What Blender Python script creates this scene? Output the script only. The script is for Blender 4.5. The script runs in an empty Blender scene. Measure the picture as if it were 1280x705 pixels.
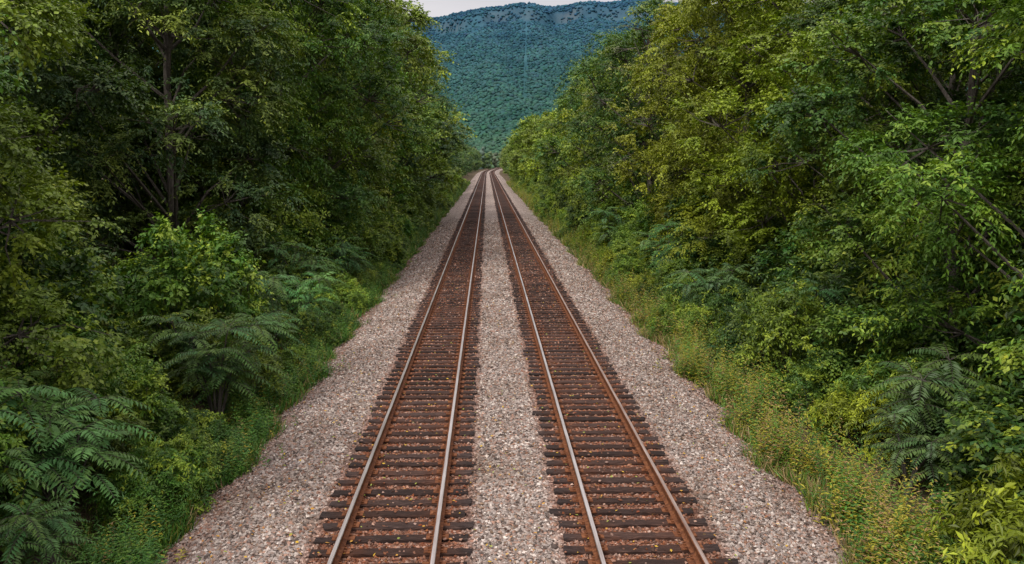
import bpy, math, numpy as np
from mathutils import Vector
rng=np.random.default_rng(7)
S=bpy.context.scene
def link(o):
    S.collection.objects.link(o); return o
def cx(y):
    y=np.asarray(y,float); return np.where(y>420,(np.maximum(y,420)-420)**2/(2*5000.),0.)
def norm(v): return v/np.maximum(np.linalg.norm(v,axis=-1,keepdims=True),1e-9)
def mesh_np(name,V,F,mats,mi=None,tint=None,smooth=False):
    me=bpy.data.meshes.new(name); n,k=F.shape
    me.vertices.add(len(V)); me.vertices.foreach_set('co',np.ascontiguousarray(V,dtype=np.float32).ravel())
    me.loops.add(n*k); me.loops.foreach_set('vertex_index',np.ascontiguousarray(F,dtype=np.int32).ravel())
    me.polygons.add(n); me.polygons.foreach_set('loop_start',np.arange(0,n*k,k,dtype=np.int32))
    for m in mats: me.materials.append(m)
    if mi is not None: me.polygons.foreach_set('material_index',np.asarray(mi,dtype=np.int32))
    me.polygons.foreach_set('use_smooth',np.full(n,smooth,dtype=bool))
    if tint is not None:
        a=me.attributes.new('tint','FLOAT_COLOR','POINT')
        c=np.ones((len(V),4),np.float32); c[:,:tint.shape[1]]=tint
        a.data.foreach_set('color',c.ravel())
    me.update(calc_edges=True)
    return me
def obj(name,me,parent=None):
    o=bpy.data.objects.new(name,me); link(o)
    if parent: o.parent=parent
    return o
# ---------------------------------------------------------------- materials
class M:
    def __init__(s,name):
        s.m=bpy.data.materials.new(name); s.m.use_nodes=True; s.t=s.m.node_tree; s.n=s.t.nodes
        s.b=s.n['Principled BSDF']; s.o=s.n['Material Output']
    def new(s,t,**k):
        x=s.n.new(t)
        for a,v in k.items(): setattr(x,a,v)
        return x
    def l(s,a,b): s.t.links.new(a,b)
    def mix(s,f,a,b,bt='MIX'):
        x=s.new('ShaderNodeMixRGB',blend_type=bt)
        for i,v in enumerate((f,a,b)):
            if isinstance(v,bpy.types.NodeSocket): s.l(v,x.inputs[i])
            elif i==0: x.inputs[0].default_value=v
            else: x.inputs[i].default_value=(*v,1)
        return x.outputs[0]
    def math(s,op,a,b=0.,c=0.):
        x=s.new('ShaderNodeMath',operation=op)
        for i,v in enumerate((a,b,c)):
            if isinstance(v,bpy.types.NodeSocket): s.l(v,x.inputs[i])
            else: x.inputs[i].default_value=v
        return x.outputs[0]
    def noise(s,scale,detail=4,vec=None,rough=.6,stretch=None):
        x=s.new('ShaderNodeTexNoise'); x.inputs['Scale'].default_value=scale; x.inputs['Detail'].default_value=detail
        x.inputs['Roughness'].default_value=rough
        g=s.new('ShaderNodeNewGeometry') if vec is None else None
        v=g.outputs['Position'] if vec is None else vec
        if stretch:
            mp=s.new('ShaderNodeMapping'); mp.inputs['Scale'].default_value=stretch; s.l(v,mp.inputs[0]); v=mp.outputs[0]
        s.l(v,x.inputs['Vector']); return x.outputs[0]
    def ramp(s,f,stops):
        x=s.new('ShaderNodeValToRGB'); e=x.color_ramp.elements
        while len(e)<len(stops): e.new(.5)
        for i,(p,c) in enumerate(stops): e[i].position=p; e[i].color=(*c,1)
        s.l(f,x.inputs[0]); return x.outputs[0]
    def attr(s,n='tint'):
        x=s.new('ShaderNodeAttribute',attribute_name=n); return x.outputs['Color']
    def bump(s,h,st,d):
        x=s.new('ShaderNodeBump'); x.inputs['Strength'].default_value=st; x.inputs['Distance'].default_value=d
        s.l(h,x.inputs['Height']); s.l(x.outputs[0],s.b.inputs['Normal'])
    def col(s,c): s.l(c,s.b.inputs['Base Color'])
    def rough(s,v,spec=.3): s.b.inputs['Roughness'].default_value=v; s.b.inputs['Specular IOR Level'].default_value=spec

def leaf_mat(name,trans=.3,useobj=True):
    m=M(name); t=m.attr()
    sp=m.new('ShaderNodeSeparateColor'); m.l(t,sp.inputs[0])
    if useobj:
        oi=m.new('ShaderNodeObjectInfo'); base=oi.outputs['Color']
        c=m.mix(sp.outputs[0],base,(.25,.275,.02))
        x=m.new('ShaderNodeVectorMath',operation='SCALE'); m.l(c,x.inputs[0]); m.l(sp.outputs[1],x.inputs['Scale']); c=x.outputs[0]
    else: c=t
    m.col(c); m.rough(.5,.3)
    tr=m.new('ShaderNodeBsdfTranslucent'); 
    c2=m.mix(.4,c,(.16,.25,.015)) if useobj else c
    m.l(m.mix(1.,c2,(1.2,1.3,.6),'MULTIPLY'),tr.inputs[0])
    mx=m.new('ShaderNodeMixShader'); mx.inputs[0].default_value=trans
    m.l(m.b.outputs[0],mx.inputs[1]); m.l(tr.outputs[0],mx.inputs[2]); m.l(mx.outputs[0],m.o.inputs[0])
    return m.m
LEAF=leaf_mat('leaf',.2); GRASS=leaf_mat('grass_blade',.2,False)
m=M('bark'); n=m.noise(6,3,stretch=(3,3,.6)); m.col(m.ramp(n,[(.3,(.03,.023,.018)),(.7,(.12,.105,.09))])); m.rough(.9); BARK=m.m
# ballast sheet
m=M('ballast'); g=m.new('ShaderNodeNewGeometry')
vo=m.new('ShaderNodeTexVoronoi'); vo.inputs['Scale'].default_value=19; m.l(g.outputs['Position'],vo.inputs['Vector'])
sc=m.new('ShaderNodeSeparateColor'); m.l(vo.outputs['Color'],sc.inputs[0])
c=m.ramp(sc.outputs[0],[(0,(.12,.09,.08)),(.3,(.235,.185,.165)),(.6,(.335,.28,.257)),(.85,(.45,.395,.365)),(1,(.61,.55,.52))])
dk=m.ramp(vo.outputs['Distance'],[(.4,(1,1,1)),(.85,(.4,.36,.34))]); c=m.mix(1.,c,dk,'MULTIPLY')
ta=m.new('ShaderNodeSeparateColor'); m.l(m.attr(),ta.inputs[0])
nz=m.noise(2.5,5)
rf=m.math('MULTIPLY',ta.outputs[0],m.math('MULTIPLY_ADD',nz,.6,.6))
c2=m.mix(1.,c,(.58,.235,.11),'MULTIPLY'); 
c=m.mix(rf,c,c2)
BIG=[(.3,(.74,.67,.60)),(.5,(.97,.93,.89)),(.7,(1.12,1.09,1.06))]
big=m.noise(.5,6); c=m.mix(1.,c,m.ramp(big,BIG),'MULTIPLY')
m.col(c); m.rough(.85,.2)
m.bump(m.math('SUBTRACT',1.,vo.outputs['Distance']),1.,.02); BALLAST=m.m
m=M('stone'); c=m.attr(); n=m.noise(60,2); c=m.mix(1.,c,m.ramp(n,[(.3,(.78,.76,.75)),(.7,(1.15,1.15,1.15))]),'MULTIPLY')
big=m.noise(.5,6); c=m.mix(1.,c,m.ramp(big,BIG),'MULTIPLY'); m.col(c); m.rough(.85,.2); STONE=m.m
m=M('soil'); n=m.noise(1.2,6); n2=m.noise(25,5)
c=m.ramp(n,[(.3,(.03,.045,.016)),(.5,(.08,.06,.035)),(.7,(.18,.125,.085))]); c=m.mix(.6,c,m.ramp(n2,[(.3,(.025,.022,.013)),(.7,(.17,.125,.08))])); m.col(c); m.bump(n2,.7,.08); m.rough(.95,.1); SOIL=m.m
m=M('tie_wood'); a=m.new('ShaderNodeSeparateColor'); m.l(m.attr(),a.inputs[0])
n=m.noise(9,7,stretch=(.5,9,3),rough=.7); n3=m.noise(3,4)
c=m.ramp(n,[(.33,(.009,.007,.007)),(.52,(.032,.022,.020)),(.74,(.125,.09,.08))])
r=m.ramp(n,[(.3,(.03,.010,.005)),(.6,(.11,.038,.016)),(.8,(.28,.11,.05))])
c=m.mix(m.math('MULTIPLY',a.outputs[0],m.math('MULTIPLY_ADD',n3,1.1,.1)),c,r)
x=m.new('ShaderNodeVectorMath',operation='SCALE'); m.l(c,x.inputs[0]); m.l(a.outputs[1],x.inputs['Scale'])
m.col(x.outputs[0]); m.bump(n,.8,.02); m.rough(.85,.2); TIE=m.m
m=M('rust'); n=m.noise(14,6); c=m.ramp(n,[(.3,(.06,.021,.010)),(.55,(.16,.058,.024)),(.8,(.29,.12,.05))]); m.col(c); m.bump(n,.4,.01); m.rough(.8,.2); RUST=m.m
m=M('polished_rail'); n=m.noise(3,4,stretch=(6,.25,1)); m.col(m.ramp(n,[(.3,(.38,.32,.29)),(.7,(.72,.68,.66))])); m.b.inputs['Metallic'].default_value=.8; m.b.inputs['Roughness'].default_value=.33; STEEL=m.m
m=M('polished_dull'); n=m.noise(3,4,stretch=(6,.25,1)); m.col(m.ramp(n,[(.3,(.20,.12,.09)),(.7,(.46,.37,.33))])); m.b.inputs['Metallic'].default_value=.5; m.b.inputs['Roughness'].default_value=.42; STEEL2=m.m
m=M('hill_forest'); t=m.attr(); n=m.noise(.012,9); m.col(m.mix(1.,t,m.ramp(n,[(.3,(.62,.68,.74)),(.7,(1.35,1.28,1.15))]),'MULTIPLY')); m.rough(1,.0); HILL=m.m
# ---------------------------------------------------------------- ground, ballast
def strip(name,us,zs,ys,mat,tint=None,zn=0):
    us=np.array(us,float); ys=np.array(ys,float); nu=len(us); ny=len(ys)
    U,Y=np.meshgrid(us,ys); Z=np.tile(np.array(zs,float),(ny,1))
    X=U+cx(np.minimum(Y,900))
    if zn: Z=Z+zn*(np.sin(U*.7+Y*.31)+np.sin(U*.33-Y*.17+1.3))*(np.abs(U)>6.5)*(np.abs(U)<200)
    V=np.stack([X,Y,Z],-1).reshape(-1,3)
    i=np.arange(ny-1)[:,None]*nu+np.arange(nu-1)[None,:]; i=i.ravel()
    F=np.stack([i,i+1,i+nu+1,i+nu],-1)
    tt=None
    if tint is not None:
        tt=np.zeros((ny,nu,3)); tt[:]=np.array(tint)[None,:,None]; tt=tt.reshape(-1,3)
    return obj(name,mesh_np(name,V,F,[mat],tint=tt,smooth=True))
ys=np.concatenate([np.arange(-60,120,2.),np.arange(120,1000,10.),np.arange(1000,9001,500.)])
gu=[-6000,-2000,-600,-200,-80,-50,-35,-25,-20,-16,-13,-11,-9,-8,-7,-6.3,-5.4,-4.5,0,4.5,5.4,6.3,7,8,9,11,13,16,20,25,35,50,80,200,600,2000,6000]
gz=[-.65 if abs(u)>6.9 else (-.60 if abs(u)>5 else -.7) for u in gu]
strip('ground',gu,gz,ys,SOIL,zn=.06)
bu=np.round(np.arange(-6.0,6.01,.2),2)
def bz(u):
    a=np.abs(u); z=np.where(a<3.9,-.055,-.055-(a-3.9)*.5/1.8); 
    z=z-.03*np.clip(1-np.abs(a-0)/.9,0,1)
    return z
def rustf(u):
    d=np.abs(np.abs(u)-2.0); return np.clip((1.42-d)/.3,0,1)
yb=np.concatenate([np.arange(-40,100,1.),np.arange(100,900,8.)])
strip('gravel_ballast',bu,bz(bu),yb,BALLAST,tint=rustf(bu)*.95)
TS=.5
def stones(n,y0,y1,size,name,parent):
    u=rng.uniform(-6.05,6.05,n); t=rng.random(n); y=y0*(y1/y0)**t
    ph=(y/TS)%1.; ph=np.minimum(ph,1-ph)*TS
    on=(np.abs(np.abs(u)-2.0)<1.3)&(ph<.12)&(rng.random(n)>.03)
    rail=(np.abs(np.abs(np.abs(u)-2.0)-.75)<.09)
    k=~(on|rail)
    k&=~((np.abs(u)>5.45)&(rng.random(n)<(np.abs(u)-5.45)/.6+.2*np.sin(y*1.3)))
    k&=~(rng.random(n)<np.clip((y-45)/50,0,1))
    u=u[k];y=y[k];n=len(u)
    ontie=(np.abs(np.abs(u)-2.0)<1.3)&((np.minimum((y/TS)%1.,1-(y/TS)%1.)*TS)<.12)
    s=size*rng.uniform(.5,1.35,n); s*=np.clip(y/28,1,1.7)
    s=np.where(np.abs(np.abs(u)-2)<1.3,s*.85,s)
    base=np.array([[1,0,0],[-1,0,0],[0,1,0],[0,-1,0],[0,0,1],[0,0,-1]],float)
    P=base[None]*(rng.uniform(.65,1.2,(n,6,1)))+rng.normal(0,.22,(n,6,3))
    P[:,:,2]*=.72
    a=rng.uniform(0,6.28,n); ca,sa=np.cos(a)[:,None],np.sin(a)[:,None]
    x=P[:,:,0]*ca-P[:,:,1]*sa; yy=P[:,:,0]*sa+P[:,:,1]*ca
    zc=bz(u)+s*.12+np.where(ontie,.055,0)+.008*rng.normal(size=n)
    V=np.stack([x*s[:,None]*.6+u[:,None],yy*s[:,None]*.6+y[:,None],P[:,:,2]*s[:,None]*.6+zc[:,None]],-1).reshape(-1,3)
    f=np.array([[0,2,4],[2,1,4],[1,3,4],[3,0,4],[2,0,5],[1,2,5],[3,1,5],[0,3,5]])
    F=(np.arange(n)[:,None,None]*6+f[None]).reshape(-1,3)
    pal=np.array([[.09,.073,.066],[.185,.155,.142],[.285,.25,.235],[.275,.215,.19],[.36,.32,.30],[.455,.41,.38],[.58,.535,.50],[.32,.20,.155],[.24,.17,.125]])
    pi=rng.choice(len(pal),n,p=[.12,.15,.17,.15,.14,.09,.05,.07,.06])
    c=pal[pi]*rng.uniform(.85,1.15,(n,1))
    r=(rustf(u)*rng.uniform(.45,1.,n))[:,None]
    r=np.maximum(r,(rng.random(n)<.09)[:,None]*.5)
    r=np.maximum(r,np.clip((np.abs(u)-5.1)/.8,0,.55)[:,None]*rng.random((n,1)))
    c=c*(1-r)+c*np.array([.64,.265,.125])*r
    T=np.repeat(c,6,0)
    return obj(name,mesh_np(name,V,F,[STONE],tint=T),parent)
gb=bpy.data.objects['gravel_ballast']
stones(330000,9,95,.059,'stones',gb)
# ---------------------------------------------------------------- tracks
def boxes(C,Sz):
    n=len(C); b=np.array([[-1,-1,-1],[1,-1,-1],[1,1,-1],[-1,1,-1],[-1,-1,1],[1,-1,1],[1,1,1],[-1,1,1]],float)*.5
    P=b[None]*np.asarray(Sz,float).reshape(-1,1,3)
    P=P+C[:,None,:]
    f=np.array([[0,3,2,1],[4,5,6,7],[0,1,5,4],[1,2,6,5],[2,3,7,6],[3,0,4,7]])
    return P.reshape(-1,3),(np.arange(n)[:,None,None]*8+f[None]).reshape(-1,4)
def bend(V):
    V=V.copy(); V[:,0]+=cx(V[:,1]); return V
def track(cu,dull):
    e=bpy.data.objects.new('railroad_track',None); link(e); e.location=(cu,0,0)
    k=np.arange(int(4/TS),int(850/TS)); n=len(k); y=k*TS+rng.normal(0,.014,n)
    ns=13; xs=np.linspace(-1.25,1.25,ns)
    cs=np.array([[-.115,-.16],[-.115,-.018],[-.098,0],[.098,0],[.115,-.018],[.115,-.16]])
    V=np.zeros((n,ns,6,3))
    V[...,0]=xs[None,:,None]+rng.normal(0,.045,n)[:,None,None]
    V[...,1]=cs[None,None,:,0]*rng.uniform(.86,1.05,(n,1,1))
    V[...,2]=cs[None,None,:,1]+rng.normal(0,.004,n)[:,None,None]
    near=(y<90)[:,None,None,None]
    V+=near*rng.normal(0,.006,V.shape)
    V[:,0,:,0]+=rng.uniform(-.02,.07,(n,6)); V[:,-1,:,0]-=rng.uniform(-.02,.07,(n,6))
    yaw=rng.normal(0,.014,n)[:,None,None]
    V[...,1]=V[...,1]+V[...,0]*yaw+y[:,None,None]
    idx=np.arange(n*ns*6).reshape(n,ns,6)
    a=idx[:,:-1,:-1];b=idx[:,1:,:-1];c=idx[:,1:,1:];d=idx[:,:-1,1:]
    F=np.stack([a,b,c,d],-1).reshape(-1,4)[:,::-1]
    e0=idx[:,0]; e1=idx[:,-1]
    caps=np.concatenate([e0[:,[0,1,4,5]],e0[:,[1,2,3,4]],e1[:,[5,4,1,0]],e1[:,[4,3,2,1]]])
    F=np.concatenate([F,caps])
    ax=np.abs(xs); r=np.clip(1-np.abs(ax-.75)/.5,0,1)*.9+np.clip(.75-ax,0,.2)*2.3
    T=np.zeros((n,ns,6,3)); T[...,0]=np.clip(r,0,1)[None,:,None]*rng.uniform(.35,1.1,n)[:,None,None]; T[...,1]=rng.uniform(.5,1.5,n)[:,None,None]
    obj('wooden_ties',mesh_np('wooden_ties',bend(V.reshape(-1,3)),F,[TIE],tint=T.reshape(-1,3)),e)
    prof=np.array([[-.075,0],[-.075,.012],[-.016,.032],[-.009,.06],[-.009,.125],[-.035,.142],[-.036,.172],[-.028,.183],[.028,.183],[.036,.172],[.035,.142],[.009,.125],[.009,.06],[.016,.032],[.075,.012],[.075,0]])
    prof[:,1]+=.014
    yr=np.concatenate([np.arange(4,380,8.),np.arange(380,850,5.)]); m_=len(yr); q=len(prof)
    for s in (-1,1):
        V=np.zeros((m_,q,3)); V[...,0]=prof[None,:,0]+s*.75; V[...,1]=yr[:,None]; V[...,2]=prof[None,:,1]
        idx=np.arange(m_*q).reshape(m_,q); nx=np.roll(idx,-1,1)
        F=np.stack([idx[:-1],idx[1:],nx[1:],nx[:-1]],-1).reshape(-1,4)
        mi=np.tile([1 if j in((7,) if (dull and s>0) else (7,8) if cu+s*.75<0 else (6,7)) else 0 for j in range(q)],m_-1)
        obj('rail',mesh_np('rail',bend(V.reshape(-1,3)),F,[RUST,STEEL2 if (dull and s>0) else STEEL],mi=mi),e)
    kk=y[y<120]; C=[];Z=[]
    for s in (-1,1):
        for yy in kk:
            C.append((s*.75,yy,.0065)); Z.append((.36,.19,.016))
            for dx in (-.1,.1):
                for dy in (-.05,.05):
                    if rng.random()<.85: C.append((s*.75+dx,yy+dy,.026)); Z.append((.04,.035,.03))
            if rng.random()<.8: C.append((s*.75,yy+.145,.012)); Z.append((.19,.03,.045))
    V,F=boxes(np.array(C),np.array(Z)); obj('tie_plates_and_spikes',mesh_np('plates',V,F,[RUST]),e)
track(-2.0,False); track(2.0,True)
# ---------------------------------------------------------------- foliage
def leaves(P,A,N,L,W,T,fold=.15):
    A=norm(A); Sd=norm(np.cross(A,N)); Nn=np.cross(Sd,A)
    n=len(P); L=L[:,None];W=W[:,None]
    v0=P; v2=P+A*L-Nn*L*.12; mid=P+A*L*.45+Nn*L*fold*.5
    V=np.stack([v0,mid+Sd*W*.5-Nn*W*.15,v2,mid-Sd*W*.5-Nn*W*.15],1).reshape(-1,3)
    return V,np.arange(n*4).reshape(n,4),np.repeat(T,4,0)
def tube(pts,rad,k=6):
    pts=np.array(pts,float); rad=np.array(rad,float); n=len(pts)
    d=norm(np.gradient(pts,axis=0)); ref=np.array([.31,.95,.05]); a=norm(np.cross(d,ref)); b=np.cross(d,a)
    t=np.arange(k)/k*2*np.pi
    V=pts[:,None]+rad[:,None,None]*(a[:,None]*np.cos(t)[None,:,None]+b[:,None]*np.sin(t)[None,:,None])
    i=np.arange(n*k).reshape(n,k); j=np.roll(i,-1,1)
    return V.reshape(-1,3),np.stack([i[:-1],j[:-1],j[1:],i[1:]],-1).reshape(-1,4)
class Acc:
    def __init__(s): s.V=[];s.F=[];s.M=[];s.T=[];s.n=0
    def add(s,V,F,m,T=None):
        s.V.append(V);s.F.append(F+s.n);s.M.append(np.full(len(F),m));s.T.append(np.zeros((len(V),3))+.5 if T is None else T);s.n+=len(V)
    def mesh(s,name,mats): return mesh_np(name,np.concatenate(s.V),np.concatenate(s.F),mats,mi=np.concatenate(s.M),tint=np.concatenate(s.T))
def spray(acc,C,D,tl,ntw,lpt,leaf,wr,droop,r,yel=.12,lob=None):
    n=len(C); ct=r.random(n)
    if lob is not None: ct=np.clip(ct*.5+lob*.5,0,1)
    tc=np.repeat(C,ntw,0); td=norm(np.repeat(D,ntw,0)*.75+r.normal(0,.6,(n*ntw,3))*np.array([1,1,.6]))
    tt=np.repeat(ct,ntw); L=tl*r.uniform(.5,1.2,n*ntw)
    n2=len(tc); s=(np.arange(lpt)+r.random((n2,lpt)))/lpt
    pos=tc[:,None]+td[:,None]*(s*L[:,None])[...,None]; pos[...,2]-=droop*(s*s)*L[:,None]
    side=norm(np.cross(td,np.array([0,0,1.])+r.normal(0,.25,(n2,3))))
    sg=np.where(np.arange(lpt)%2,1.,-1.)[None,:,None]
    ax=td[:,None]*.55+side[:,None]*sg*.8+r.normal(0,.28,(n2,lpt,3)); ax[...,2]-=.25+droop*.5
    nr=np.array([0,0,1.])+td[:,None]*.35+r.normal(0,.38,(n2,lpt,3))
    N=n2*lpt; ll=leaf*r.uniform(.6,1.25,N)
    T=np.zeros((N,3)); tipy=(s*.14).ravel()
    T[:,0]=np.clip(np.repeat(np.clip(tt-.55,0,1)*1.1,lpt)+tipy+yel*r.random(N)**2+(r.random(N)<.012)*.6,0,1)
    T[:,1]=np.repeat(.42+1.1*tt,lpt)*r.uniform(.7,1.3,N)
    acc.add(*[x for x in (lambda q:(q[0],q[1],1,q[2]))(leaves(pos.reshape(-1,3),ax.reshape(-1,3),nr.reshape(-1,3),ll,ll*wr,T))])
def make_tree(name,H,R,seed,nl,cl,ntw,lpt,leaf,low=.18,tl=.9,droop=.25,wr=.5,bare=0.,lrs=1.):
    r=np.random.default_rng(seed); a=Acc()
    z=np.array([-.8,0,H*.15,H*.35,H*.55,H*.75,H*.93]); w=np.cumsum(r.normal(0,.16,(7,2)),0); w[:2]=0
    tr=np.column_stack([w,z]); r0=H*.012
    a.add(*tube(tr,[r0*1.5,r0*1.15,r0,r0*.85,r0*.6,r0*.35,r0*.1],9),0)
    C=[];D=[];LB=[]
    for i in range(nl):
        f=(i+.5)/nl; zz=H*(low+(.96-low)*f**.85); t=(zz/H-low)/(1-low)
        pr=R*max(.12,math.sin(math.pi*min(1,max(0,.16+.8*t)))**.7)*(1.0 if t<.75 else 1-.5*(t-.75)/.25)
        az=i*2.4+r.normal(0,.4); rr=pr*r.uniform(.3,1.02); lr=R*r.uniform(.2,.42)*lrs
        c=np.array([math.cos(az)*rr,math.sin(az)*rr,zz+r.normal(0,.4)])
        zb=max(H*.1,c[2]-rr*.8-.5); bx=np.array([np.interp(zb,z,tr[:,0]),np.interp(zb,z,tr[:,1]),zb])
        md=(bx+c)/2+np.array([0,0,.25])+r.normal(0,.2,3)
        a.add(*tube([bx,md,c,c+(c-md)*.5],[r0*.4,r0*.24,r0*.12,.012],5),0)
        d=norm(r.normal(0,1,(cl,3))+np.array([0,0,.6])+norm(np.array([math.cos(az),math.sin(az),0]))*.5)
        p=c+d*lr*r.uniform(.45,1.08,(cl,1))*np.array([1.2,1.2,.7])
        for j in range(0,cl,3): a.add(*tube([c,(c+p[j])/2+r.normal(0,.08,3),p[j]+d[j]*tl*.4],[.03,.018,.006],3),0)
        keep=r.random(cl)>=bare
        C.append(p[keep]);D.append(d[keep]);LB.append(np.full(keep.sum(),r.random()))
    spray(a,np.concatenate(C),np.concatenate(D),tl,ntw,lpt,leaf,wr,droop,r,lob=np.concatenate(LB))
    return a.mesh(name,[BARK,LEAF])
NEAR=[make_tree('t_near0',14,4.3,1,31,25,12,12,.125,low=.07,tl=.75,lrs=.93),
      make_tree('t_near1',15,4.8,2,34,23,11,13,.15,low=.10,tl=.95,droop=.45,wr=.42,lrs=.96),
      make_tree('t_near2',13,4.2,3,31,25,12,12,.115,low=.05,tl=.65,wr=.6,lrs=.9)]
MID=[make_tree('t_mid0',15,4.4,11,28,19,9,8,.21,low=.07,tl=.9,lrs=.93),
     make_tree('t_mid1',16,4.2,12,30,19,9,8,.2,low=.09,tl=1.0,droop=.45,lrs=.98),
     make_tree('t_mid2',14,4.6,13,26,21,9,8,.2,low=.05,tl=.8,wr=.6,lrs=.93)]
FAR=[make_tree('t_far0',15,4.4,21,26,14,6,6,.42,low=.05,tl=1.1,wr=.6),
     make_tree('t_far1',16,4.2,22,26,14,6,6,.42,low=.05,tl=1.1,wr=.6)]
SPARSE=make_tree('t_sparse',16,3.6,31,34,14,6,7,.14,low=.2,tl=1.,bare=.6)
def place(name,me,u,y,sc,col,z=-.65,rot=None,sz=1.):
    o=obj(name,me); o.location=(u+float(cx(y)),y,z); o.scale=(sc,sc,sc*sz); o.rotation_euler=(0,0,rng.uniform(0,6.28) if rot is None else rot)
    o.color=(*col,1); return o
DG=(.024,.095,.020); MG=(.052,.15,.02); YG=(.175,.24,.013); BG=(.035,.12,.045); LY=(.125,.21,.022)
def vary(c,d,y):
    c=np.array(c)*rng.uniform(.75,1.28)*(1+rng.normal(0,.08,3)); h=min(.4,max(0,(y-130)/1000.)); return tuple(np.clip(c*(1-h)+np.array([.10,.19,.16])*h,0.005,1))  # random leaf tone, plus aerial haze painted into the colour with distance
def tree(u,y,H,col,lib=None,k=None):
    if lib is None: lib=NEAR if y<48 else (MID if y<150 else FAR)
    k=rng.integers(len(lib)) if k is None else k; me=lib[k]
    h0={'t_near0':14,'t_near1':15,'t_near2':13,'t_mid0':15,'t_mid1':16,'t_mid2':14,'t_far0':15,'t_far1':16}[me.name]
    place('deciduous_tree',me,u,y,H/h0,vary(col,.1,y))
for t in [(-12.0,11,13,MG,0),(-12.2,18,13.5,LY,2),(-17.6,25.5,14,DG,0),(-18.5,31,16,DG,2),(-14.0,38,18.5,BG,1),(-12.6,45,20,MG,1),(-12.0,52,20,DG,0),
          (12.2,10,13,DG,0),(12.6,17,14,MG,1),(12.6,23.5,14,DG,2),(15.0,30,15,DG,0),(12.9,36.5,15.5,YG,2),(12.4,44,17.,YG,1),(12.2,51,16.5,YG,2),
          (-17.5,14,15,DG,1),(-23,23,16,DG,0),(-22,38,18,DG,1),(-19,46,19,DG,0),
          (18,14,15,DG,1),(18.5,21,16,DG,0),(20,28,16,DG,1),(19,36,16,MG,0),(19,43,16,MG,2)]:
    tree(t[0],t[1],t[2],t[3],NEAR,t[4])
y=59.
while y<760:
    st=6.6+y*.012
    hl=(21.5 if y<110 else 19 if y<160 else 16 if y<220 else 14)*rng.uniform(.85,1.12)
    hr=(16.5 if y<130 else 15.5 if y<260 else 14)*rng.uniform(.82,1.13)
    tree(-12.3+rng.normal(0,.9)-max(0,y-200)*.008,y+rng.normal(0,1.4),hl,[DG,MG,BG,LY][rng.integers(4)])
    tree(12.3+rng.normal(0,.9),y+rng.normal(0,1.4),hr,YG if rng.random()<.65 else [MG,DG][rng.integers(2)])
    y+=st
for sx in (-1,1):
    for xx,ye in ((19,330),(27,75)):
        y=50. if xx<25 else 8.
        while y<ye:
            tree(sx*(xx+rng.normal(0,1)),y,(18 if sx<0 else 16)*rng.uniform(.9,1.1),DG if sx<0 else MG,FAR if (y>90 or xx>25) else MID); y+=7+y*.03
place('bare_branched_tree',SPARSE,10.4,58,1.03,(.10,.12,.06))
def make_shrub(name,H,R,seed,nl,cl,ntw,lpt,leaf,wr=.5,droop=.3):
    r=np.random.default_rng(seed); a=Acc(); C=[];D=[]
    for i in range(nl):
        az=i*2.4+r.normal(0,.3); rr=R*math.sqrt((i+.5)/nl)*.85; hh=H*(.95-.55*(rr/R)**2)*r.uniform(.5,1.08)
        c=np.array([math.cos(az)*rr,math.sin(az)*rr,hh])
        a.add(*tube([[rr*.15*math.cos(az),rr*.15*math.sin(az),-.2],[c[0]*.6,c[1]*.6,hh*.55],c],[.022,.014,.006],4),0)
        d=norm(r.normal(0,1,(cl,3))+np.array([math.cos(az)*.4,math.sin(az)*.4,.7])); p=c+d*R*.3*r.uniform(.2,1.1,(cl,1))
        p[:,2]=np.maximum(p[:,2],.05)
        C.append(p);D.append(d)
    m_=nl*4; az=r.uniform(0,6.28,m_); q=r.uniform(.05,.6,m_)*H; rr=R*r.uniform(.6,1.,m_)
    C.append(np.column_stack([np.cos(az)*rr,np.sin(az)*rr,q])); D.append(norm(np.column_stack([np.cos(az),np.sin(az),.4+0*az])))
    spray(a,np.concatenate(C),np.concatenate(D),.42,ntw,lpt,leaf,wr,droop,r,yel=.15)
    return a.mesh(name,[BARK,LEAF])
SH=[make_shrub('s0',1.9,1.3,41,14,12,7,10,.085),make_shrub('s1',1.5,1.4,42,14,12,7,10,.12,.36,.5),make_shrub('s2',2.6,1.4,43,18,12,8,9,.10,.6),make_shrub('s3',1.1,1.1,44,12,10,7,10,.07,.55)]
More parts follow.
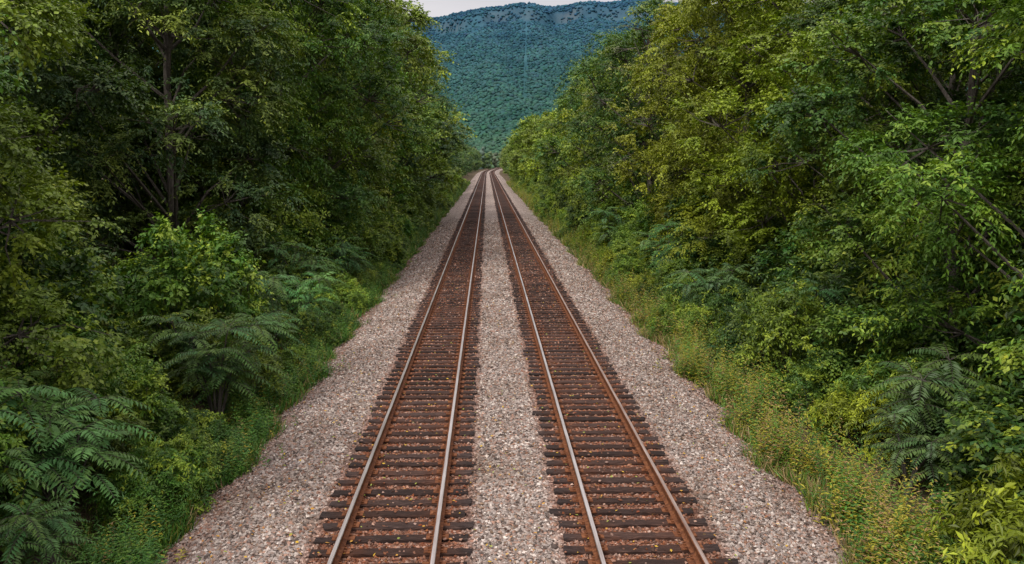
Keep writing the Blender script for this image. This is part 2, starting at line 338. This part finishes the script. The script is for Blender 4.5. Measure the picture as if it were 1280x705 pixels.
def make_sumac(name,seed,nst=6,H=1.9,fl=.95):
    r=np.random.default_rng(seed); a=Acc(); P=[];A=[];N=[];L=[];T=[]
    for s in range(nst):
        az=r.uniform(0,6.28); lean=r.uniform(.1,.9); h=H*r.uniform(.5,1.); top=np.array([math.cos(az)*lean,math.sin(az)*lean,h])
        a.add(*tube([[0,0,-.2],top*np.array([.4,.4,.55]),top],[.03,.022,.012],5),0)
        for i in range(13):
            a2=i*2.4+r.normal(0,.2); el=r.uniform(.15,.9)-.35*(i<4); ln=fl*r.uniform(.7,1.15)
            d=np.array([math.cos(a2)*math.cos(el),math.sin(a2)*math.cos(el),math.sin(el)])
            st=top-np.array([0,0,i<5])*r.uniform(0,.5); t=np.linspace(0,1,15)
            pts=st+d*(t*ln)[:,None]; pts[:,2]-=.55*ln*t**2
            a.add(*tube(pts[::3],np.linspace(.007,.003,5),3),0)
            tg=norm(np.gradient(pts,axis=0)); sd=norm(np.cross(tg,[0,0,1.])); up=np.cross(sd,tg); b=r.uniform(.65,1.3); yl=r.random()*.25
            for sg in (-1,1):
                q=pts[2:]; k=len(q); P.append(q);A.append(sd[2:]*sg+tg[2:]*.45-np.array([0,0,.28])+r.normal(0,.10,(k,3)));N.append(up[2:]+r.normal(0,.16,(k,3)))
                L.append(ln*.21*np.sin(np.linspace(.9,2.75,k))*r.uniform(.85,1.1,k)); T.append(np.column_stack([np.full(k,yl),b*r.uniform(.75,1.2,k),np.zeros(k)]))
    P,A,N,L,T=map(np.concatenate,(P,A,N,L,T)); V,F,T=leaves(P,A,N,L,L*.3,T); a.add(V,F,1,T)
    return a.mesh(name,[BARK,LEAF])
SU=[make_sumac('su0',51,7,2.0,.95),make_sumac('su1',52,9,2.3,.95),make_sumac('su2',53,6,1.5,.8)]
LG=(.115,.215,.03); TG=(.06,.155,.05)
for (u,y,s,k) in [(-7.2,21.5,1.1,1),(-8.2,23.5,1.2,0),(-7.0,26,1.05,0),(-7.9,14.8,1.15,1),(-8.8,16.4,1.2,0),(-7.2,13.2,.85,2),(-8.6,29,1.2,1),(-7.5,33,1.15,0),(-8.3,38,1.25,1),(-8,45,1.3,0),(7.9,16.6,.95,2),(9.1,18.2,1.2,0),(9.4,27,1.2,1),(8.7,35,1.2,0),(8.8,43,1.45,1),(9.1,47,1.35,0),(8.6,58,1.45,1)]:
    place('sumac_shrub',SU[k],u,y,s,vary(TG,.1,y),z=-.55)
sumacs=[(o.location.x,o.location.y) for o in bpy.data.objects if o.name.startswith('sumac')]
for sx in (-1,1):
    for row,(ua,sc,st) in enumerate([(6.9,.6,1.2),(8.1,.95,1.6),(9.8,1.25,2.3),(12.5,1.7,3.2)]):
        y=9.5+row*.6
        while y<(240 if row<3 else 75):
            u=sx*(ua+rng.normal(0,.35)); 
            col=[MG,LG,DG,LG][rng.integers(4)] if sx<0 else [YG,MG,LG,DG,LG][rng.integers(5)]
            if row==2 and sx>0 and y<40: col=[DG,MG][rng.integers(2)]
            if row==3: col=DG
            if sx>0 and row==0 and (rng.random()<.5 or 14<y<18.5): y+=st; continue
            if row==3 and sx<0 and 24<y<31: y+=st; continue
            if row in (0,1) and any(abs(a_-u)<1.1 and abs(b_-y)<1.1 for a_,b_ in sumacs): y+=st; continue
            place('shrub',SH[rng.integers(4) if row<2 else rng.integers(3)],u,y,sc*rng.uniform(.65,1.25)*(1+y*.0015),vary(col,.1,y),z=-.62,sz=rng.uniform(.8,1.35))
            y+=st*rng.uniform(.8,1.35)*(1+y*.012)
def grass_mass(name,sx,n,nw):
    t=rng.random(n); y=9.*(260/9.)**t; e=5.7+.25*np.sin(y*.9)+.2*np.sin(y*2.3+1)+.15*sx*np.sin(y*.31)
    u=sx*(e+np.abs(rng.normal(0,.75,n))-.1); w=.5+.5*np.sin(y*1.7+u*3)+rng.normal(0,.3,n); k=w>(.15 if sx<0 else .4); u=u[k];y=y[k];n=len(u)
    P=np.column_stack([u,y,np.full(n,-.64)+.0*u]); A=rng.normal(0,.38,(n,3)); A[:,2]=1
    L=rng.uniform(.12,.42,n)*(1+y*.006)*(1.25 if sx>0 else 1); pal=np.array([[.06,.16,.02],[.11,.21,.03],[.24,.235,.05],[.38,.27,.14],[.04,.10,.02]])
    pr=[.33,.28,.15,.06,.18] if sx<0 else [.15,.2,.30,.3,.05]
    T=pal[rng.choice(5,n,p=pr)]*rng.uniform(.7,1.3,(n,1))
    N=rng.normal(0,1,(n,3)); V,F,T=leaves(P,A,N,L,np.full(n,.018)*(1+y*.02),T)
    Vs=[V];Fs=[F];Ts=[T];off=len(V)
    t=rng.random(nw); y=9.*(240/9.)**t; e=5.85+.3*np.sin(y*.9)+.25*np.sin(y*2.3+1); u=sx*(e+np.abs(rng.normal(0,.5,nw))-(rng.random(nw)<.06)*rng.random(nw)*.8)
    dens=.5+.5*np.sin(y*1.1+2)*np.sin(y*.37); keep=rng.random(nw)<.35+.65*dens; y=y[keep];u=u[keep];nw=len(y)
    h=rng.uniform(.2,.95,nw)*(1+y*.003)*(1.5 if sx>0 else 1); K=22; s=np.linspace(.08,1,K)[None]*np.ones((nw,1)); ln=rng.normal(0,.22,(nw,2))
    pos=np.stack([u[:,None]+ln[:,:1]*s*h[:,None],y[:,None]+ln[:,1:]*s*h[:,None],-.62+s*h[:,None]],-1)
    az=np.arange(K)[None]*2.4+rng.uniform(0,6,nw)[:,None]; A=np.stack([np.cos(az),np.sin(az),.25+0*az],-1)+rng.normal(0,.2,(nw,K,3))
    N=np.stack([-np.cos(az)*.3,-np.sin(az)*.3,1+0*az],-1); L=(.13*(1.15-s*.7)*rng.uniform(.7,1.3,(nw,K)))*(1+y[:,None]*.008)
    pal=np.array([[.07,.18,.025],[.13,.23,.03],[.34,.30,.035],[.04,.11,.02],[.32,.20,.09]]); pr=[.2,.24,.34,.07,.15] if sx>0 else [.42,.3,.06,.2,.02]
    T=np.repeat(pal[rng.choice(5,nw,p=pr)]*rng.uniform(.75,1.25,(nw,1)),K,0)*rng.uniform(.8,1.2,(nw*K,1))
    L=L.ravel(); V,F,T=leaves(pos.reshape(-1,3),A.reshape(-1,3),N.reshape(-1,3),L,L*.33,T)
    Vs.append(V);Fs.append(F+off);Ts.append(T)
    obj(name,mesh_np(name,np.concatenate(Vs),np.concatenate(Fs),[GRASS],tint=np.concatenate(Ts)))
grass_mass('grass',-1,60000,4800); grass_mass('grass',1,75000,7200)
n=1800; u=rng.uniform(-5.8,5.8,n); y=10*(60/10.)**rng.random(n)
P=np.column_stack([u,y,bz(u)+.065]); A=rng.normal(0,1,(n,3)); A[:,2]*=.2; N=np.array([0,0,1.])+rng.normal(0,.25,(n,3)); L=rng.uniform(.04,.085,n)
pal=np.array([[.6,.38,.04],[.5,.26,.04],[.38,.17,.05],[.3,.33,.06]]); T=pal[rng.choice(4,n)]
V,F,T=leaves(P,A,N,L,L*.6,T); obj('fallen_leaves',mesh_np('fallen_leaves',V,F,[GRASS],tint=T))
# ---------------------------------------------------------------- hill
def sm(t): t=np.clip(t,0,1); return t*t*(3-2*t)
def hz(x,y):
    ridge=408+34*np.clip((x+190)/680.,0,1.2)+2*sm((x+190)/200.)+1.*np.sin(x*.03)+.8*np.sin(x*.071+1)-35*sm((-x-250)/900)
    yy=y+80*np.sin(x*.006+.3)+42*np.sin(x*.017+1)+20*np.sin(x*.041+y*.004)
    t=np.clip((yy-1350)/1150,0,1)
    s=t**1.2*.92
    cl=np.clip((yy-2430-18*np.sin(x*.03)-8*np.sin(x*.11))/26,0,1)*.065
    return ridge*np.minimum(s+cl,.985)+ridge*.015*sm((y-2480)/100)
xs=np.concatenate([np.arange(-4000,-700,60.),np.arange(-700,1000,9.),np.arange(1000,4001,60.)]); yy=np.concatenate([np.arange(1250,2300,12.),np.arange(2300,2640,5.),np.arange(2640,3400,60.)])
X,Y=np.meshgrid(xs,yy); Z=hz(X,Y)-1.5
ny,nx=X.shape; i=(np.arange(ny-1)[:,None]*nx+np.arange(nx-1)[None]).ravel()
V=np.stack([X,Y,Z],-1).reshape(-1,3)
gr=np.gradient(Z,axis=0)/np.gradient(Y,axis=0)
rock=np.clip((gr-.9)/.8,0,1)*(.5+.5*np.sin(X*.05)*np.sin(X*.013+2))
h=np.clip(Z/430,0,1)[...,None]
base=np.array([.035,.085,.065])*(1-h)+np.array([.035,.095,.15])*h  # forest green with aerial haze painted in, bluer with height
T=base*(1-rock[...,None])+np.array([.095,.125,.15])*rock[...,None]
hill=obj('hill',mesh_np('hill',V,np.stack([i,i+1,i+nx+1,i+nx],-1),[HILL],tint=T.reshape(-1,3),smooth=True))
n=70000; x=rng.uniform(-650,950,n); y=rng.uniform(1360,2680,n)
g=(hz(x,y+6)-hz(x,y-6))/12; k=((g<1.0)|(rng.random(n)<.55))&((np.abs(x-.055*y+25)>4.)|(hz(x,y)<120))
k|=(y>2490); x=x[k];y=y[k];n=len(x)
ph=(1+5**.5)/2; ico=np.array([(-1,ph,0),(1,ph,0),(-1,-ph,0),(1,-ph,0),(0,-1,ph),(0,1,ph),(0,-1,-ph),(0,1,-ph),(ph,0,-1),(ph,0,1),(-ph,0,-1),(-ph,0,1)])/math.hypot(1,ph)
icf=np.array([(0,11,5),(0,5,1),(0,1,7),(0,7,10),(0,10,11),(1,5,9),(5,11,4),(11,10,2),(10,7,6),(7,1,8),(3,9,4),(3,4,2),(3,2,6),(3,6,8),(3,8,9),(4,9,5),(2,4,11),(6,2,10),(8,6,7),(9,8,1)])
sz=rng.uniform(1.8,5.2,n); z=hz(x,y)
P=ico[None]*(1+rng.normal(0,.26,(n,12,1)))*sz[:,None,None]; P[...,2]*=.8
P+=np.stack([x,y,z+sz*.05],-1)[:,None]
h=np.clip(z/430,0,1)[:,None]; c=(np.array([.04,.095,.062])*(1-h)+np.array([.034,.092,.148])*h)*rng.uniform(.8,1.2,(n,1))*(1+rng.normal(0,.07,(n,3)))  # crown colours carry the same painted haze, bluer towards the ridge
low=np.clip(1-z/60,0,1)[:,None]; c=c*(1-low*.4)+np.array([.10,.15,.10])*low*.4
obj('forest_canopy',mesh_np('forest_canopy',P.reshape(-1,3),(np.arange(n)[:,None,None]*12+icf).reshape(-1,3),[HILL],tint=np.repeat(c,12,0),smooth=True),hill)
# wooded plain between the cutting and the hill
r=np.random.default_rng(5); n=2600
y=r.uniform(700,1400,n); x=r.uniform(-400,600,n); H=r.uniform(9,17,n)
k=np.abs(x-cx(np.minimum(y,900)))>9; k|=y>880; x=x[k];y=y[k];H=H[k];n=len(x)
C=np.repeat(np.column_stack([x,y,H*.5]),10,0)+r.normal(0,1,(n*10,3))*np.array([2.6,2.6,1.])+ (r.uniform(-.5,.5,(n*10))*np.repeat(H,10))[:,None]*np.array([0,0,1])
sz=r.uniform(1.2,2.6,len(C)); P=ico[None]*(1+r.normal(0,.25,(len(C),12,1)))*sz[:,None,None]+C[:,None]
P[...,2]-=.6
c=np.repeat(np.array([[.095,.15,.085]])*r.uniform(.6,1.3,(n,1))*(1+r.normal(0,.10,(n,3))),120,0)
obj('distant_trees',mesh_np('distant_trees',P.reshape(-1,3),(np.arange(len(C))[:,None,None]*12+icf).reshape(-1,3),[HILL],tint=c,smooth=True))
for (u,y,H) in [(-7.5,470,13),(-5.5,560,12),(-9,520,15),(-12,600,14),(-4,700,12),(3,880,13),(-3,900,14),(9,890,12),(-8,760,13)]:
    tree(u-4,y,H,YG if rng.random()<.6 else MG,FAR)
# ---------------------------------------------------------------- sky, sun, camera
w=bpy.data.worlds.new('World'); S.world=w; w.use_nodes=True; nt=w.node_tree; bg=nt.nodes['Background']
sun_el,sun_rot=math.radians(50),math.radians(215)
sk=nt.nodes.new('ShaderNodeTexSky'); sk.sky_type='NISHITA'; sk.sun_disc=False; sk.sun_elevation=sun_el; sk.sun_rotation=sun_rot
tc=nt.nodes.new('ShaderNodeTexCoord'); ns=nt.nodes.new('ShaderNodeTexNoise'); ns.inputs['Scale'].default_value=3; ns.inputs['Detail'].default_value=4
mp=nt.nodes.new('ShaderNodeMapping'); mp.inputs['Scale'].default_value=(1,1,4); nt.links.new(tc.outputs['Generated'],mp.inputs[0]); nt.links.new(mp.outputs[0],ns.inputs[0])
rp=nt.nodes.new('ShaderNodeValToRGB'); rp.color_ramp.elements[0].color=(6.1,5.7,5.8,1); rp.color_ramp.elements[1].color=(8.1,7.5,7.4,1); rp.color_ramp.elements[0].position=.35; rp.color_ramp.elements[1].position=.65
nt.links.new(ns.outputs[0],rp.inputs[0])
# overcast layer: brighter toward the zenith
sx=nt.nodes.new('ShaderNodeSeparateXYZ'); nt.links.new(tc.outputs['Generated'],sx.inputs[0])
mr=nt.nodes.new('ShaderNodeMapRange'); nt.links.new(sx.outputs[2],mr.inputs[0]); mr.inputs[1].default_value=.25; mr.inputs[2].default_value=.95; mr.inputs[3].default_value=.98; mr.inputs[4].default_value=2.9
vs=nt.nodes.new('ShaderNodeVectorMath'); vs.operation='SCALE'; nt.links.new(rp.outputs[0],vs.inputs[0]); nt.links.new(mr.outputs[0],vs.inputs['Scale'])
mx=nt.nodes.new('ShaderNodeMixRGB'); mx.inputs[0].default_value=.8; nt.links.new(sk.outputs[0],mx.inputs[1]); nt.links.new(vs.outputs[0],mx.inputs[2]); nt.links.new(mx.outputs[0],bg.inputs[0]); bg.inputs[1].default_value=.115
sl=bpy.data.lights.new('sun','SUN'); sl.energy=2.8; sl.angle=math.radians(14); sl.color=(1,.96,.89); so=obj('sun',sl)
d=Vector((math.sin(sun_rot)*math.cos(sun_el),math.cos(sun_rot)*math.cos(sun_el),math.sin(sun_el)))
so.rotation_euler=d.to_track_quat('Z','Y').to_euler()
cam=bpy.data.cameras.new('camera'); co=obj('camera',cam); S.camera=co
cam.sensor_width=36; cam.lens=36*1100/1280; cam.clip_end=20000; cam.clip_start=.1
co.location=(-.43,0,6.0)
p=math.atan(151.5/1100); yw=math.atan(31/1100)
dr=Vector((math.sin(yw)*math.cos(p),math.cos(yw)*math.cos(p),-math.sin(p)))
co.rotation_euler=dr.to_track_quat('-Z','Y').to_euler()
S.view_settings.view_transform='Standard'; S.view_settings.look='None'; S.view_settings.exposure=0
